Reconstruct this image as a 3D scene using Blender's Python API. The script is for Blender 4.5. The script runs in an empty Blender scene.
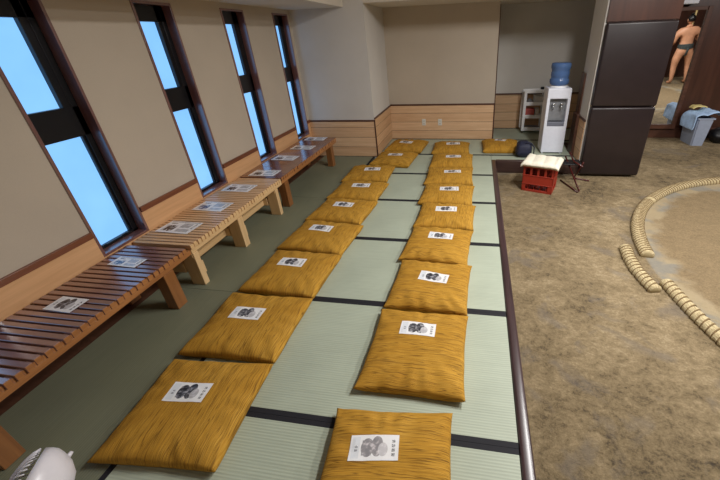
import bpy, bmesh, math, random
from mathutils import Vector, Matrix, Euler, noise
random.seed(7)
PI = math.pi
scn = bpy.context.scene
COL = scn.collection

# ------------------------------------------------------------------ helpers
def lin(r, g, b):
    f = lambda c: (c/255/12.92) if c/255 <= .04045 else ((c/255+.055)/1.055)**2.4
    return (f(r), f(g), f(b), 1.0)

class NM:
    """small node-material writer"""
    def __init__(s, name):
        s.m = bpy.data.materials.new(name); s.m.use_nodes = True
        s.t = s.m.node_tree; s.n = s.t.nodes
        s.b = s.n['Principled BSDF']
    def new(s, typ, **kw):
        x = s.n.new(typ)
        for k, v in kw.items(): setattr(x, k, v)
        return x
    def put(s, sock, v):
        if hasattr(v, 'is_output'): s.t.links.new(v, sock)
        else: sock.default_value = v
    def co(s, kind='Object'):
        return s.new('ShaderNodeTexCoord').outputs[kind]
    def map(s, v, scale=(1, 1, 1), loc=(0, 0, 0), rot=(0, 0, 0)):
        x = s.new('ShaderNodeMapping'); s.put(x.inputs[0], v)
        x.inputs['Scale'].default_value = scale; x.inputs['Location'].default_value = loc; x.inputs['Rotation'].default_value = rot
        return x.outputs[0]
    def noise(s, v, scale=5, detail=4, rough=.55, dist=0):
        x = s.new('ShaderNodeTexNoise'); s.put(x.inputs['Vector'], v)
        x.inputs['Scale'].default_value = scale; x.inputs['Detail'].default_value = detail
        x.inputs['Roughness'].default_value = rough; x.inputs['Distortion'].default_value = dist
        return x.outputs[0]
    def ramp(s, v, stops, interp='LINEAR'):
        x = s.new('ShaderNodeValToRGB'); s.put(x.inputs[0], v); r = x.color_ramp; r.interpolation = interp
        while len(r.elements) < len(stops): r.elements.new(.5)
        for e, (p, c) in zip(r.elements, stops):
            e.position = p; e.color = c if len(c) == 4 else (*c, 1)
        return x.outputs[0]
    def math(s, op, a, b=0.0, c=None, clamp=False):
        x = s.new('ShaderNodeMath', operation=op); x.use_clamp = clamp
        s.put(x.inputs[0], a); s.put(x.inputs[1], b)
        if c is not None: s.put(x.inputs[2], c)
        return x.outputs[0]
    def mix(s, f, a, b, mode='MIX'):
        x = s.new('ShaderNodeMixRGB', blend_type=mode)
        s.put(x.inputs[0], f); s.put(x.inputs[1], a); s.put(x.inputs[2], b)
        return x.outputs[0]
    def sep(s, v):
        x = s.new('ShaderNodeSeparateXYZ'); s.put(x.inputs[0], v); return x.outputs
    def bump(s, h, strength=.3, dist=.01):
        x = s.new('ShaderNodeBump'); s.put(x.inputs['Height'], h)
        x.inputs['Strength'].default_value = strength; x.inputs['Distance'].default_value = dist
        s.t.links.new(x.outputs[0], s.b.inputs['Normal'])
    def fin(s, color=None, rough=None, **kw):
        if color is not None: s.put(s.b.inputs['Base Color'], color)
        if rough is not None: s.put(s.b.inputs['Roughness'], rough)
        for k, v in kw.items(): s.put(s.b.inputs[k.replace('_', ' ')], v)
        return s.m

def plain(name, rgb, rough=.5, var=.06, scale=20, **kw):
    m = NM(name); c = lin(*rgb)
    n = m.noise(m.co(), scale, 3)
    lo = tuple(max(0, x*(1-var*1.6)) for x in c[:3]); hi = tuple(min(1, x*(1+var*1.6)) for x in c[:3])
    return m.fin(m.ramp(n, [(.3, lo), (.7, hi)]), rough, **kw)

def wood(name, a, b, axis='X', rough=.4, scale=1.0, fine=26, coat=0.0):
    """grain runs along axis"""
    m = NM(name); st = {'X': (1.6, fine, fine), 'Y': (fine, 1.6, fine), 'Z': (fine, fine, 1.6)}[axis]
    v = m.map(m.co(), tuple(x*scale for x in st))
    n = m.noise(v, 1.0, 5, .6, .6); n2 = m.noise(m.map(m.co(), tuple(x*scale*.13 for x in st)), 1.0, 2)
    h = m.math('ADD', m.math('MULTIPLY', n, .6), m.math('MULTIPLY', n2, .4))
    m.bump(n, .08, .004)
    return m.fin(m.ramp(h, [(.3, lin(*a)), (.68, lin(*b))]), rough, Coat_Weight=coat, Coat_Roughness=.22, Coat_IOR=1.7 if coat > .9 else 1.5, Specular_IOR_Level=1.0 if coat > .9 else .5)

def mesh_obj(name, bm, mat, parent=None, smooth=False, loc=None):
    me = bpy.data.meshes.new(name)
    bmesh.ops.recalc_face_normals(bm, faces=bm.faces[:])
    bm.to_mesh(me); bm.free()
    if mat is not None: me.materials.append(mat)
    if smooth:
        for p in me.polygons: p.use_smooth = True
    o = bpy.data.objects.new(name, me); COL.objects.link(o)
    if parent is not None: o.parent = parent
    if loc is not None: o.location = loc
    return o

def tag(o, label, cat, group=None, kind=None):
    o['label'] = label; o['category'] = cat
    if group: o['group'] = group
    if kind: o['kind'] = kind
    return o

def thing(name, label, cat, loc=(0, 0, 0), rz=0.0, group=None):
    o = bpy.data.objects.new(name, None); COL.objects.link(o)
    o.empty_display_size = .1
    o.location = loc; o.rotation_euler = (0, 0, rz)
    return tag(o, label, cat, group)

def struct(o):
    o['kind'] = 'structure'; return o

def merge(bm, tmp, M=None):
    if M is not None: bmesh.ops.transform(tmp, matrix=M, verts=tmp.verts[:])
    me = bpy.data.meshes.new('_t'); tmp.to_mesh(me); tmp.free()
    bm.from_mesh(me); bpy.data.meshes.remove(me)

def box(bm, x0, x1, y0, y1, z0, z1, bev=0.0, seg=2, M=None):
    t = bmesh.new(); bmesh.ops.create_cube(t, size=1)
    bmesh.ops.scale(t, vec=(x1-x0, y1-y0, z1-z0), verts=t.verts[:])
    bmesh.ops.translate(t, vec=((x0+x1)/2, (y0+y1)/2, (z0+z1)/2), verts=t.verts[:])
    if bev > 0:
        bmesh.ops.bevel(t, geom=t.edges[:], offset=bev, segments=seg, affect='EDGES', profile=.5)
    merge(bm, t, M)

def cyl(bm, p, q, r0, r1=None, n=16, cap=True):
    p = Vector(p); q = Vector(q); d = q-p
    t = bmesh.new()
    bmesh.ops.create_cone(t, cap_ends=cap, segments=n, radius1=r0, radius2=r0 if r1 is None else r1, depth=d.length)
    M = Matrix.Translation((p+q)/2) @ d.to_track_quat('Z', 'Y').to_matrix().to_4x4()
    merge(bm, t, M)

def lathe(bm, prof, n=32, M=None):
    t = bmesh.new(); rings = []
    for r, z in prof:
        if r < 1e-6: rings.append([t.verts.new((0, 0, z))])
        else: rings.append([t.verts.new((r*math.cos(2*PI*k/n), r*math.sin(2*PI*k/n), z)) for k in range(n)])
    for a, b in zip(rings, rings[1:]):
        for k in range(n):
            k2 = (k+1) % n
            if len(a) == 1 and len(b) == 1: continue
            if len(a) == 1: t.faces.new((a[0], b[k], b[k2]))
            elif len(b) == 1: t.faces.new((a[k], a[k2], b[0]))
            else: t.faces.new((a[k], a[k2], b[k2], b[k]))
    merge(bm, t, M)

def tube(bm, pts, r, n=8, closed=False):
    pts = [Vector(p) for p in pts]; N = len(pts); rings = []
    up = Vector((0, 0, 1))
    for i, p in enumerate(pts):
        a = pts[(i-1) % N] if (closed or i > 0) else p
        b = pts[(i+1) % N] if (closed or i < N-1) else p
        d = (b-a).normalized()
        s = d.cross(up)
        if s.length < 1e-3: s = d.cross(Vector((1, 0, 0)))
        s.normalize(); u = s.cross(d)
        rr = r(i/(N-1)) if callable(r) else r
        rings.append([bm.verts.new(p+rr*(math.cos(2*PI*k/n)*s+math.sin(2*PI*k/n)*u)) for k in range(n)])
    m = N if closed else N-1
    for i in range(m):
        A = rings[i]; B = rings[(i+1) % N]
        for k in range(n):
            bm.faces.new((A[k], A[(k+1) % n], B[(k+1) % n], B[k]))
    if not closed:
        bm.faces.new(rings[0]); bm.faces.new(rings[-1][::-1])

def one(name, mat, parent, *a, bev=0.004, smooth=False, **k):
    bm = bmesh.new(); box(bm, *a, bev=bev, **k); return mesh_obj(name, bm, mat, parent, smooth)

# ------------------------------------------------------------------ materials
def tatami_mat_material(name, rgb, axis):
    m = NM(name); co = m.co(); xyz = m.sep(co)
    c = lin(*rgb)
    k = xyz[1] if axis == 'X' else xyz[0]
    ph = m.math('MULTIPLY', k, 2*PI/.0145)
    wv = m.math('SINE', ph)
    st = (3, 160, 1) if axis == 'X' else (160, 3, 1)
    fine = m.noise(m.map(co, st), 1.0, 3)
    big = m.noise(co, 2.3, 3)
    f = m.math('ADD', m.math('MULTIPLY', wv, .10), m.math('ADD', m.math('MULTIPLY', fine, .45), m.math('MULTIPLY', big, .4)))
    col = m.ramp(f, [(.2, tuple(x*.80 for x in c[:3])), (.62, tuple(min(1, x*1.14) for x in c[:3]))])
    m.bump(m.math('ADD', m.math('MULTIPLY', wv, .5), m.math('MULTIPLY', fine, .4)), .35, .0016)
    return m.fin(col, .55)

M = {}
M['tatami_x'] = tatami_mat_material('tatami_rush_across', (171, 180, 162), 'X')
M['tatami_y'] = tatami_mat_material('tatami_rush_along', (120, 123, 102), 'Y')  # darker tone: the rush's reflection along the grain, put into the colour
M['heri'] = plain('border_cloth', (22, 22, 30), .8)

def plaster(name, rgb):
    m = NM(name); c = lin(*rgb); co = m.co()
    n = m.noise(co, 1.6, 4); f = m.noise(co, 140, 3)
    m.bump(f, .15, .002)
    return m.fin(m.ramp(m.math('ADD', m.math('MULTIPLY', n, .7), m.math('MULTIPLY', f, .3)), [(.3, tuple(x*.93 for x in c[:3])), (.7, tuple(min(1, x*1.06) for x in c[:3]))]), .85)
M['plaster'] = plaster('beige_wall_cloth', (192, 180, 164))
M['plaster_grey'] = plaster('grey_wall_cloth', (208, 204, 198))
M['ceiling'] = plaster('ceiling_board', (214, 206, 192))

def planks(name, a, b, axis, pitch=.163, off=0.0):
    """horizontal boards with dark joints; grain along axis"""
    m = NM(name); co = m.co(); xyz = m.sep(co)
    st = (2.2, 30, 30) if axis == 'X' else (30, 2.2, 30)
    n = m.noise(m.map(co, st), 1.0, 5, .6, .5)
    zz = m.math('DIVIDE', m.math('ADD', xyz[2], off), pitch)
    fr = m.math('FRACT', zz)
    cell = m.math('FLOOR', zz)
    shade = m.math('MULTIPLY', m.math('FRACT', m.math('MULTIPLY', m.math('SINE', m.math('MULTIPLY', cell, 12.98)), 43.7)), .25)
    joint = m.math('LESS_THAN', fr, .035)
    col = m.ramp(m.math('ADD', m.math('MULTIPLY', n, .75), shade), [(.25, lin(*a)), (.75, lin(*b))])
    col = m.mix(joint, col, lin(96, 66, 46))
    m.bump(m.math('SUBTRACT', 1.0, joint), .5, .003)
    return m.fin(col, .45)
M['planks_x'] = planks('pine_boards_across', (204, 164, 126), (236, 202, 164), 'X')
M['planks_y'] = planks('pine_boards_along', (190, 150, 110), (224, 186, 146), 'Y')
M['board_y'] = wood('golden_board', (198, 148, 102), (230, 182, 134), 'Y', .4, 1, 30)
M['trim_brown'] = wood('red_brown_trim', (92, 50, 34), (140, 84, 56), 'Y', .35)
M['trim_dark'] = wood('dark_brown_trim', (58, 36, 28), (96, 62, 48), 'X', .4)
M['frame_brown'] = wood('mahogany_window_frame', (98, 58, 54), (142, 98, 92), 'Z', .3, 1, 30, 1.0)
M['black_sash'] = plain('black_aluminium', (16, 17, 22), .3)
M['ledge'] = wood('dark_purple_ledge', (44, 30, 32), (74, 54, 56), 'Y', .32, 1, 20, .25)
M['ledge_x'] = wood('dark_purple_ledge_across', (46, 32, 30), (74, 54, 50), 'X', .3, 1, 20, .3)
M['dark_panel'] = wood('dark_walnut_panel', (50, 29, 22), (82, 50, 38), 'Z', .35, .7, 16, .3)

# window glass: frosted pane lit by the sky outside
def pane_mat():
    m = NM('frosted_lit_glass'); co = m.co()
    n = m.noise(co, 3, 2)
    col = m.ramp(n, [(.3, (.19, .46, .90, 1)), (.7, (.22, .51, .94, 1))])
    return m.fin((.05, .08, .1, 1), .25, Emission_Color=col, Emission_Strength=1.15)
M['pane'] = pane_mat()

def zabuton_mat(name, axis):
    m = NM(name); co = m.co()
    A = lambda l, c: (l, c, l) if axis == 'X' else (c, l, l)
    n = m.noise(m.map(co, A(2.6, 112)), 1.0, 1.2, .4, .15)
    fine = m.noise(m.map(co, A(14, 420)), 1.0, 2)
    big = m.noise(co, 5, 3)
    line = m.ramp(n, [(.36, (0, 0, 0)), (.40, (.9, .9, .9)), (.43, (.05, .05, .05)), (.525, (.05, .05, .05)), (.555, (1, 1, 1)), (.59, (0, 0, 0))])
    base = m.ramp(m.math('ADD', m.math('MULTIPLY', fine, .6), m.math('MULTIPLY', big, .4)), [(.3, lin(164, 116, 34)), (.52, lin(187, 139, 48)), (.72, lin(206, 160, 70))])
    col = m.mix(m.math('MULTIPLY', line, .78), base, lin(88, 56, 18))
    h = m.math('SUBTRACT', m.math('MULTIPLY', fine, .4), m.math('MULTIPLY', line, .8))
    m.bump(h, .35, .004)
    return m.fin(col, .85, Specular_IOR_Level=.25)
M['zab_x'] = zabuton_mat('ochre_slub_cloth_across', 'X')
M['zab_y'] = zabuton_mat('ochre_slub_cloth_along', 'Y')

def print_mat(name, flyer=False, tint=(40, 40, 48), dens=.5, hue=(200, 200, 205)):
    """white paper with a printed grey portrait, a column of small characters and faint marks; uses the sheet's own UVs"""
    m = NM(name); uv = m.co('UV'); x = m.sep(uv)
    col = lin(238, 238, 240)
    def ell(cx, cy, rx, ry):
        dx = m.math('DIVIDE', m.math('SUBTRACT', x[0], cx), rx); dy = m.math('DIVIDE', m.math('SUBTRACT', x[1], cy), ry)
        return m.math('LESS_THAN', m.math('ADD', m.math('MULTIPLY', dx, dx), m.math('MULTIPLY', dy, dy)), 1.0)
    def rect(x0, x1, y0, y1):
        a = m.math('MULTIPLY', m.math('GREATER_THAN', x[0], x0), m.math('LESS_THAN', x[0], x1))
        b = m.math('MULTIPLY', m.math('GREATER_THAN', x[1], y0), m.math('LESS_THAN', x[1], y1))
        return m.math('MULTIPLY', a, b)
    n = m.noise(m.map(uv, (1, .55, 1), (random.random()*5, random.random()*5, 0)), 9, 4, .6)
    blotch = m.ramp(n, [(.40, lin(*tint)), (.52, lin(*[int(t*.5+hue[i]*.4) for i, t in enumerate(tint)])), (.66, lin(*hue))])
    def lay(col, mask, c): return m.mix(mask, col, c)
    def glyphs(x0, x1, y0, y1, cnt):
        cell = m.math('FRACT', m.math('MULTIPLY', m.math('SUBTRACT', x[1], y0), cnt/(y1-y0)))
        on = m.math('LESS_THAN', cell, .72)
        g = m.math('GREATER_THAN', m.noise(m.map(uv, (60, 34, 1)), 1.0, 1), .47)
        return m.math('MULTIPLY', m.math('MULTIPLY', rect(x0, x1, y0, y1), on), g)
    if not flyer:
        col = lay(col, rect(.04, .20, .08, .92), lin(222, 226, 232))
        col = lay(col, ell(.36, .50, .13, .36), blotch)
        col = lay(col, rect(.25, .45, .2, .78), blotch)
        col = lay(col, ell(.56, .55, .12, .40), blotch)
        col = lay(col, ell(.68, .42, .10, .26), m.mix(.55, blotch, lin(236, 234, 238)))
        col = lay(col, glyphs(.86, .925, .16, .84, 4), lin(60, 60, 66))
        col = lay(col, glyphs(.10, .16, .36, .62, 2), lin(110, 112, 120))
    else:
        col = lay(col, rect(.05, .95, .90, .95), lin(150, 152, 160))
        col = lay(col, rect(.08, .42, .12, .62), m.mix(.55, blotch, lin(236, 236, 240))); col = lay(col, m.math('MULTIPLY', ell(.27, .36, .15, .26), m.math('LESS_THAN', n, .53)), lin(*tint))
        col = lay(col, rect(.50, .80, .46, .84), m.mix(.45, blotch, lin(236, 236, 240)))
        col = lay(col, rect(.52, .9, .12, .36), m.mix(.5, blotch, lin(235, 236, 240)))
        col = lay(col, glyphs(.10, .30, .74, .86, 1), lin(70, 70, 80))
        col = lay(col, glyphs(.86, .93, .40, .86, 5), lin(60, 60, 70))
    return m.fin(col, .32)
M['print'] = print_mat('printed_leaflet_paper')
M['print2'] = print_mat('printed_leaflet_paper_dark', tint=(24, 24, 30), hue=(185, 185, 195))
M['print_glare'] = print_mat('printed_leaflet_glare_tint', tint=(140, 138, 142), hue=(212, 206, 210))  # glare on the nearest leaflet, painted in as washed-out print
M['flyer'] = print_mat('printed_flyer_paper', True)
M['flyer_sky'] = print_mat('printed_flyer_sky_tint', True, tint=(60, 90, 140), hue=(170, 195, 225))  # blue of reflected sky painted into the print colours

M['bench_dark'] = wood('stained_red_brown_slat', (98, 58, 50), (150, 100, 86), 'X', .3, 1, 36, 1.0)
M['bench_dark_y'] = wood('stained_brown_rail', (140, 90, 52), (190, 132, 80), 'Y', .35, 1, 30, .2)
M['bench_leg'] = wood('stained_brown_leg', (112, 70, 38), (160, 108, 62), 'Z', .35, 1, 26, .2)
M['pine_x'] = wood('pale_pine_slat', (196, 150, 108), (232, 194, 150), 'X', .38, 1, 32, .2)
M['pine_y'] = wood('pale_pine_rail', (196, 158, 108), (230, 196, 146), 'Y', .45)
M['pine_z'] = wood('pale_pine_leg', (200, 162, 112), (232, 200, 152), 'Z', .45)
M['far_x'] = wood('reddish_varnished_slat', (98, 54, 40), (142, 90, 66), 'X', .2, 1, 36, 1.0)

def clay_mat():
    m = NM('packed_clay_and_sand'); co = m.co(); x = m.sep(co)
    n1 = m.noise(co, 1.1, 6, .62, .3); n2 = m.noise(m.map(co, (1, 1.35, 1), rot=(0, 0, .5)), 12.0, 9, .8, .3)
    n3 = m.noise(co, 55, 6, .8)
    f = m.math('ADD', m.math('MULTIPLY', n1, .30), m.math('ADD', m.math('MULTIPLY', n2, .45), m.math('MULTIPLY', n3, .25)))
    clay = m.ramp(f, [(.40, lin(60, 49, 34)), (.46, lin(110, 94, 67)), (.53, lin(137, 119, 89)), (.62, lin(168, 151, 120))])
    # scuffed grey stains
    n4 = m.noise(co, 1.9, 5, .6, .8)
    stain = m.ramp(n4, [(.55, (0, 0, 0)), (.63, (1, 1, 1))])
    clay = m.mix(m.math('MULTIPLY', stain, .5), clay, lin(104, 96, 88))
    # sand inside the ring
    def dist(cx, cy, sx=1, sy=1):
        dx = m.math('MULTIPLY', m.math('SUBTRACT', x[0], cx), sx); dy = m.math('MULTIPLY', m.math('SUBTRACT', x[1], cy), sy)
        return m.math('SQRT', m.math('ADD', m.math('MULTIPLY', dx, dx), m.math('MULTIPLY', dy, dy)))
    wob = m.math('MULTIPLY', m.math('SUBTRACT', m.noise(co, 3.0, 4), .5), .5)
    dR = m.math('ADD', dist(3.95, 2.85), wob)
    inside = m.ramp(m.math('DIVIDE', dR, 4.0), [(.50, (1, 1, 1)), (.525, (0, 0, 0))])
    sand = m.ramp(m.math('ADD', m.math('MULTIPLY', n2, .4), m.math('MULTIPLY', n3, .6)), [(.36, lin(94, 78, 54)), (.62, lin(146, 125, 92))])
    inring = m.ramp(m.math('DIVIDE', dist(3.95, 2.85), 4.0), [(.565, (1, 1, 1)), (.57, (0, 0, 0))])
    grey = m.ramp(m.noise(co, 2.6, 4, .55, .4), [(.44, lin(158, 142, 112)), (.54, lin(130, 126, 116))])
    col = m.mix(m.math('MULTIPLY', inring, .8), clay, grey)
    col = m.mix(inside, col, sand)
    m.bump(m.math('ADD', m.math('MULTIPLY', n2, .7), m.math('MULTIPLY', n3, .35)), .8, .025)
    return m.fin(col, .9)
M['clay'] = clay_mat()

def straw_mat():
    m = NM('woven_straw'); co = m.co('UV')
    n = m.noise(m.map(co, (6, 60, 1)), 1.0, 4, .65, .6)
    m.bump(n, .8, .008)
    return m.fin(m.ramp(n, [(.3, lin(104, 86, 58)), (.48, lin(178, 160, 120)), (.7, lin(214, 198, 160))]), .85)
M['straw'] = straw_mat()
M['straw_rope'] = plain('straw_rope', (116, 94, 60), .85, .2, 90)

M['pad'] = plain('dark_brown_vinyl', (36, 27, 28), .36, .08, 6)
M['white_plastic'] = plain('white_plastic', (248, 249, 252), .35, .02)
M['cooler_white'] = plain('cooler_white_plastic', (226, 230, 242), .4, .02)
M['cooler_grey'] = plain('cooler_grey_plastic', (112, 116, 130), .4, .04)
M['steel'] = plain('dispenser_chrome', (190, 192, 196), .2, .03, 20, Metallic=.8)
M['black'] = plain('black_plastic', (20, 20, 24), .45)
M['navy'] = plain('navy_nylon', (30, 34, 58), .65, .15, 30)
M['red_plastic'] = plain('red_crate_plastic', (152, 46, 30), .42, .05, 14)
M['towel_cream'] = plain('cream_quilted_cloth', (238, 232, 214), .9, .05, 60)
M['towel_blue'] = plain('light_blue_towelling', (174, 203, 240), .95, .08, 50)
M['bin_grey'] = plain('grey_blue_plastic', (150, 160, 180), .45, .03)
M['yellow_cloth'] = plain('pale_yellow_cloth', (218, 200, 134), .9, .12, 30)
M['grey_plastic'] = plain('grey_plastic', (128, 130, 134), .5)
M['red_tube'] = plain('dark_red_tube', (74, 26, 24), .3, .1, 20)
M['skin'] = plain('warm_skin', (206, 150, 116), .5, .08, 9)
M['hair'] = plain('black_hair', (14, 13, 14), .35)
M['mawashi'] = plain('dark_grey_canvas', (58, 66, 66), .85, .12, 40)
M['pole_wood'] = wood('bare_pale_pole', (206, 176, 116), (238, 214, 156), 'Z', .5)
M['fan_white'] = plain('fan_white_plastic', (228, 226, 234), .32, .02)
M['box_red'] = plain('red_carton', (196, 96, 92), .6)
M['box_pale'] = plain('pale_carton', (206, 204, 200), .6)
M['outlet'] = plain('outlet_plastic', (222, 222, 214), .4, .02)

def mirror_mat():
    m = NM('silvered_glass'); n = m.noise(m.co(), 2, 2)
    return m.fin(m.ramp(n, [(0, (.88, .89, .88)), (1, (.92, .92, .91))]), .02, Metallic=1.0)
M['mirror'] = mirror_mat()
def water_mat():
    m = NM('blue_bottle_plastic'); n = m.noise(m.co(), 8, 2)
    return m.fin(m.ramp(n, [(0, lin(88, 122, 178)), (1, lin(108, 142, 194))]), .12, Transmission_Weight=.45, IOR=1.35)
M['bottle'] = water_mat()

# ------------------------------------------------------------------ setting
XL = -2.755           # left wall
CL = -0.20            # clay level
YB = 6.50; YA = 7.35  # back wall, alcove wall
ZS = 2.20; ZC = 3.12  # soffit, main ceiling

bm = bmesh.new(); box(bm, .30, 8.0, -1.6, 7.5, CL-.1, CL)
struct(mesh_obj('floor', bm, M['clay']))
bm = bmesh.new()
box(bm, XL-.2, .27, -1.6, 7.5, CL-.1, -.052); box(bm, .27, 2.3, 5.312, 7.5, CL-.1, -.052)
struct(mesh_obj('floor_platform', bm, M['trim_dark']))
# wooden nosing round the platform
bm = bmesh.new(); box(bm, .2695, .335, -1.6, 5.2995, CL, .006, .018, 4); struct(mesh_obj('trim_1', bm, M['ledge'], smooth=True))
bm = bmesh.new(); box(bm, .336, 1.60, 5.245, 5.31, CL, .006, .012, 3); struct(mesh_obj('trim_2', bm, M['ledge_x'], smooth=True))

# windows
WY = [-.165, .882, 1.930, 2.983, 4.056, 5.105]; WW = .405; Z0, Z1 = .405, 2.145
bm = bmesh.new()
edges = [-1.6]
for y in WY: edges += [y-WW/2, y+WW/2]
edges += [7.5]
for a, b in zip(edges[0::2], edges[1::2]): box(bm, XL-.16, XL, a, b, CL, ZC)
for y in WY:
    box(bm, XL-.16, XL, y-WW/2, y+WW/2, CL, Z0); box(bm, XL-.16, XL, y-WW/2, y+WW/2, Z1, ZC)
struct(mesh_obj('wall_left', bm, M['plaster']))
bm = bmesh.new(); bt = bmesh.new()
for a, b in zip(edges[0::2], edges[1::2]):
    b = min(b, 5.4)
    box(bm, XL, XL+.010, a, b, 0, .580, .001); box(bt, XL, XL+.022, a, b, .580, .624, .003)
for y in WY: box(bm, XL, XL+.010, y-WW/2, y+WW/2, 0, Z0)
struct(mesh_obj('baseboard_left', bm, M['board_y'])); struct(mesh_obj('trim_3', bt, M['trim_brown']))
for i, y in enumerate(WY):
    a, b = y-WW/2, y+WW/2; t = .020
    bm = bmesh.new(); x0, x1 = XL-.15, XL+.010
    box(bm, x0, x1, a, a+t, Z0, Z1, .002); box(bm, x0, x1, b-t, b, Z0, Z1, .002)
    box(bm, x0, x1, a+t, b-t, Z0, Z0+t, .002); box(bm, x0, x1, a+t, b-t, Z1-t, Z1, .002)
    w = struct(mesh_obj('window_%d' % (i+1), bm, M['frame_brown']))
    bm = bmesh.new(); xs, xe = XL-.135, XL-.072
    A, B = a+t, b-t
    box(bm, xs, xe, A, A+.03, Z0+t, Z1-t, .003)
    box(bm, xs, xe, B-.045, B, Z0+t, Z1-t, .003)
    box(bm, xs, xe-.012, B-.062, B-.045, Z0+t, 1.25, .002)
    box(bm, xs, xe, B-.098, B-.045, 1.45, Z1-t, .003)
    box(bm, xs, xe, A, B, 1.25, 1.455, .004)
    box(bm, xs, xe, A, B, Z0+t, Z0+t+.022, .003); box(bm, xs, xe, A, B, 2.0, Z1-t, .003)
    box(bm, xe-.006, xe+.006, A+.05, A+.09, Z0+t+.018, Z0+t+.03, .002); box(bm, xe-.006, xe+.006, B-.14, B-.10, Z0+t+.018, Z0+t+.03, .002)
    s = struct(mesh_obj('sash', bm, M['black_sash'], w))
    for z0, z1, e in ((Z0+t+.02, 1.252, B-.06), (1.453, 2.002, B-.096)):
        bm = bmesh.new(); box(bm, XL-.112, XL-.106, A+.02, e, z0, z1); struct(mesh_obj('pane', bm, M['pane'], w))

# stub wall, return, back wall, alcove
XR = -1.63; XE = .325
bm = bmesh.new(); box(bm, XL-.16, XR, 5.4, 7.6, CL, ZC); struct(mesh_obj('wall_stub', bm, M['plaster_grey']))
bm = bmesh.new(); box(bm, XR, XE, YB, 7.6, CL, ZC); struct(mesh_obj('wall_back', bm, M['plaster']))
bm = bmesh.new(); box(bm, XE, 2.30, YA, 7.6, CL, ZC); struct(mesh_obj('wall_alcove', bm, M['plaster_grey']))
def wains(name, x0, x1, y0, y1, mat, z=.62, tr=.03, tdark='trim_dark'):
    bm = bmesh.new(); box(bm, x0, x1, y0, y1, 0, z, .001); struct(mesh_obj('baseboard_'+name, bm, mat))
wains('stub', XL+.012, XR+.012, 5.388, 5.4, M['planks_x'], .59)
wains('return', XR, XR+.012, 5.4, YB, M['planks_y'], .62)
wains('back', XR+.012, XE, YB-.012, YB, M['planks_x'], .63)
wains('alcove', XE, 2.20, YA-.012, YA, M['planks_x'], .67)
bm = bmesh.new()
box(bm, XL+.012, XR+.02, 5.380, 5.4, .59, .615, .002); box(bm, XR, XR+.02, 5.4, YB, .62, .645, .002)
box(bm, XR+.02, XE, YB-.02, YB, .632, .66, .002); box(bm, XE, 2.2, YA-.02, YA, .67, .70, .002)
box(bm, XR-.004, XR+.016, 5.384, 5.402, 0, .612, .002)
box(bm, XE-.012, XE+.012, YB-.016, YA, 0, .655, .002)
struct(mesh_obj('trim_4', bm, M['trim_dark']))
bm = bmesh.new(); box(bm, XE-.002, XE+.010, YB-.012, YB+.05, .655, ZS, .002); struct(mesh_obj('trim_5', bm, M['trim_dark']))

# pillar at the end of the platform
PX0, PX1, PY0, PY1 = 1.57, 2.40, 5.25, 5.80
bm = bmesh.new(); box(bm, PX0, PX1, PY0, PY1, CL, ZC, .004); box(bm, 2.2, 2.3, PY1, YA, CL, ZC); struct(mesh_obj('wall_pillar', bm, M['plaster_grey']))
bm = bmesh.new()
box(bm, PX0-.012, PX0, PY0+.01, 5.56, 0, .60, .002)
struct(mesh_obj('baseboard_pillar', bm, M['planks_y']))
bm = bmesh.new(); box(bm, PX0-.05, PX0, 5.56, PY1, 0, .64, .006); box(bm, PX0-.022, PX0, 5.62, PY1+.01, .64, 1.22, .004)
box(bm, PX0-.018, PX0, PY0+.01, 5.56, .60, .63, .003)
struct(mesh_obj('trim_6', bm, M['trim_dark']))
bm = bmesh.new(); box(bm, PX0+.012, PX1+.02, PY0-.03, PY0, 1.86, ZC, .004); box(bm, PX1, PX1+.02, PY0, PY1, CL, ZC)
struct(mesh_obj('wall_pillar_panel', bm, M['dark_panel']))

# dark panelled mirror wall and the rest of the room shell
bm = bmesh.new(); box(bm, 2.3, 8.0, 7.42, 7.6, CL, ZC); struct(mesh_obj('wall_mirror', bm, M['dark_panel']))
bm = bmesh.new(); box(bm, 2.42, 7.8, 7.36, 7.42, CL, -.03, .006); box(bm, 2.42, 7.8, 7.35, 7.42, -.03, -.01, .004); struct(mesh_obj('baseboard_mirror', bm, M['trim_dark']))
bm = bmesh.new(); box(bm, 7.8, 8.0, -1.6, 7.6, CL, ZC); struct(mesh_obj('wall_right', bm, M['dark_panel']))
bm = bmesh.new(); box(bm, 3.2, 8.0, .0, .2, CL, ZC); struct(mesh_obj('wall_near', bm, M['dark_panel']))
bm = bmesh.new(); box(bm, XL-.2, 3.2, -1.75, -1.6, CL, ZC); struct(mesh_obj('wall_rear', bm, M['plaster']))
bm = bmesh.new(); box(bm, 3.1, 3.2, -1.6, .2, CL, ZC); struct(mesh_obj('wall_side', bm, M['plaster']))
bm = bmesh.new()
box(bm, XL-.2, 8.0, -1.75, 7.6, ZC, ZC+.1)
struct(mesh_obj('ceiling', bm, M['ceiling']))
bm = bmesh.new()
box(bm, XL, -1.925, -1.6, 5.4, ZS, ZC); box(bm, XR, 2.25, 5.4, YA, 2.235, ZC)
struct(mesh_obj('ceiling_soffit', bm, M['ceiling']))

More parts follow.
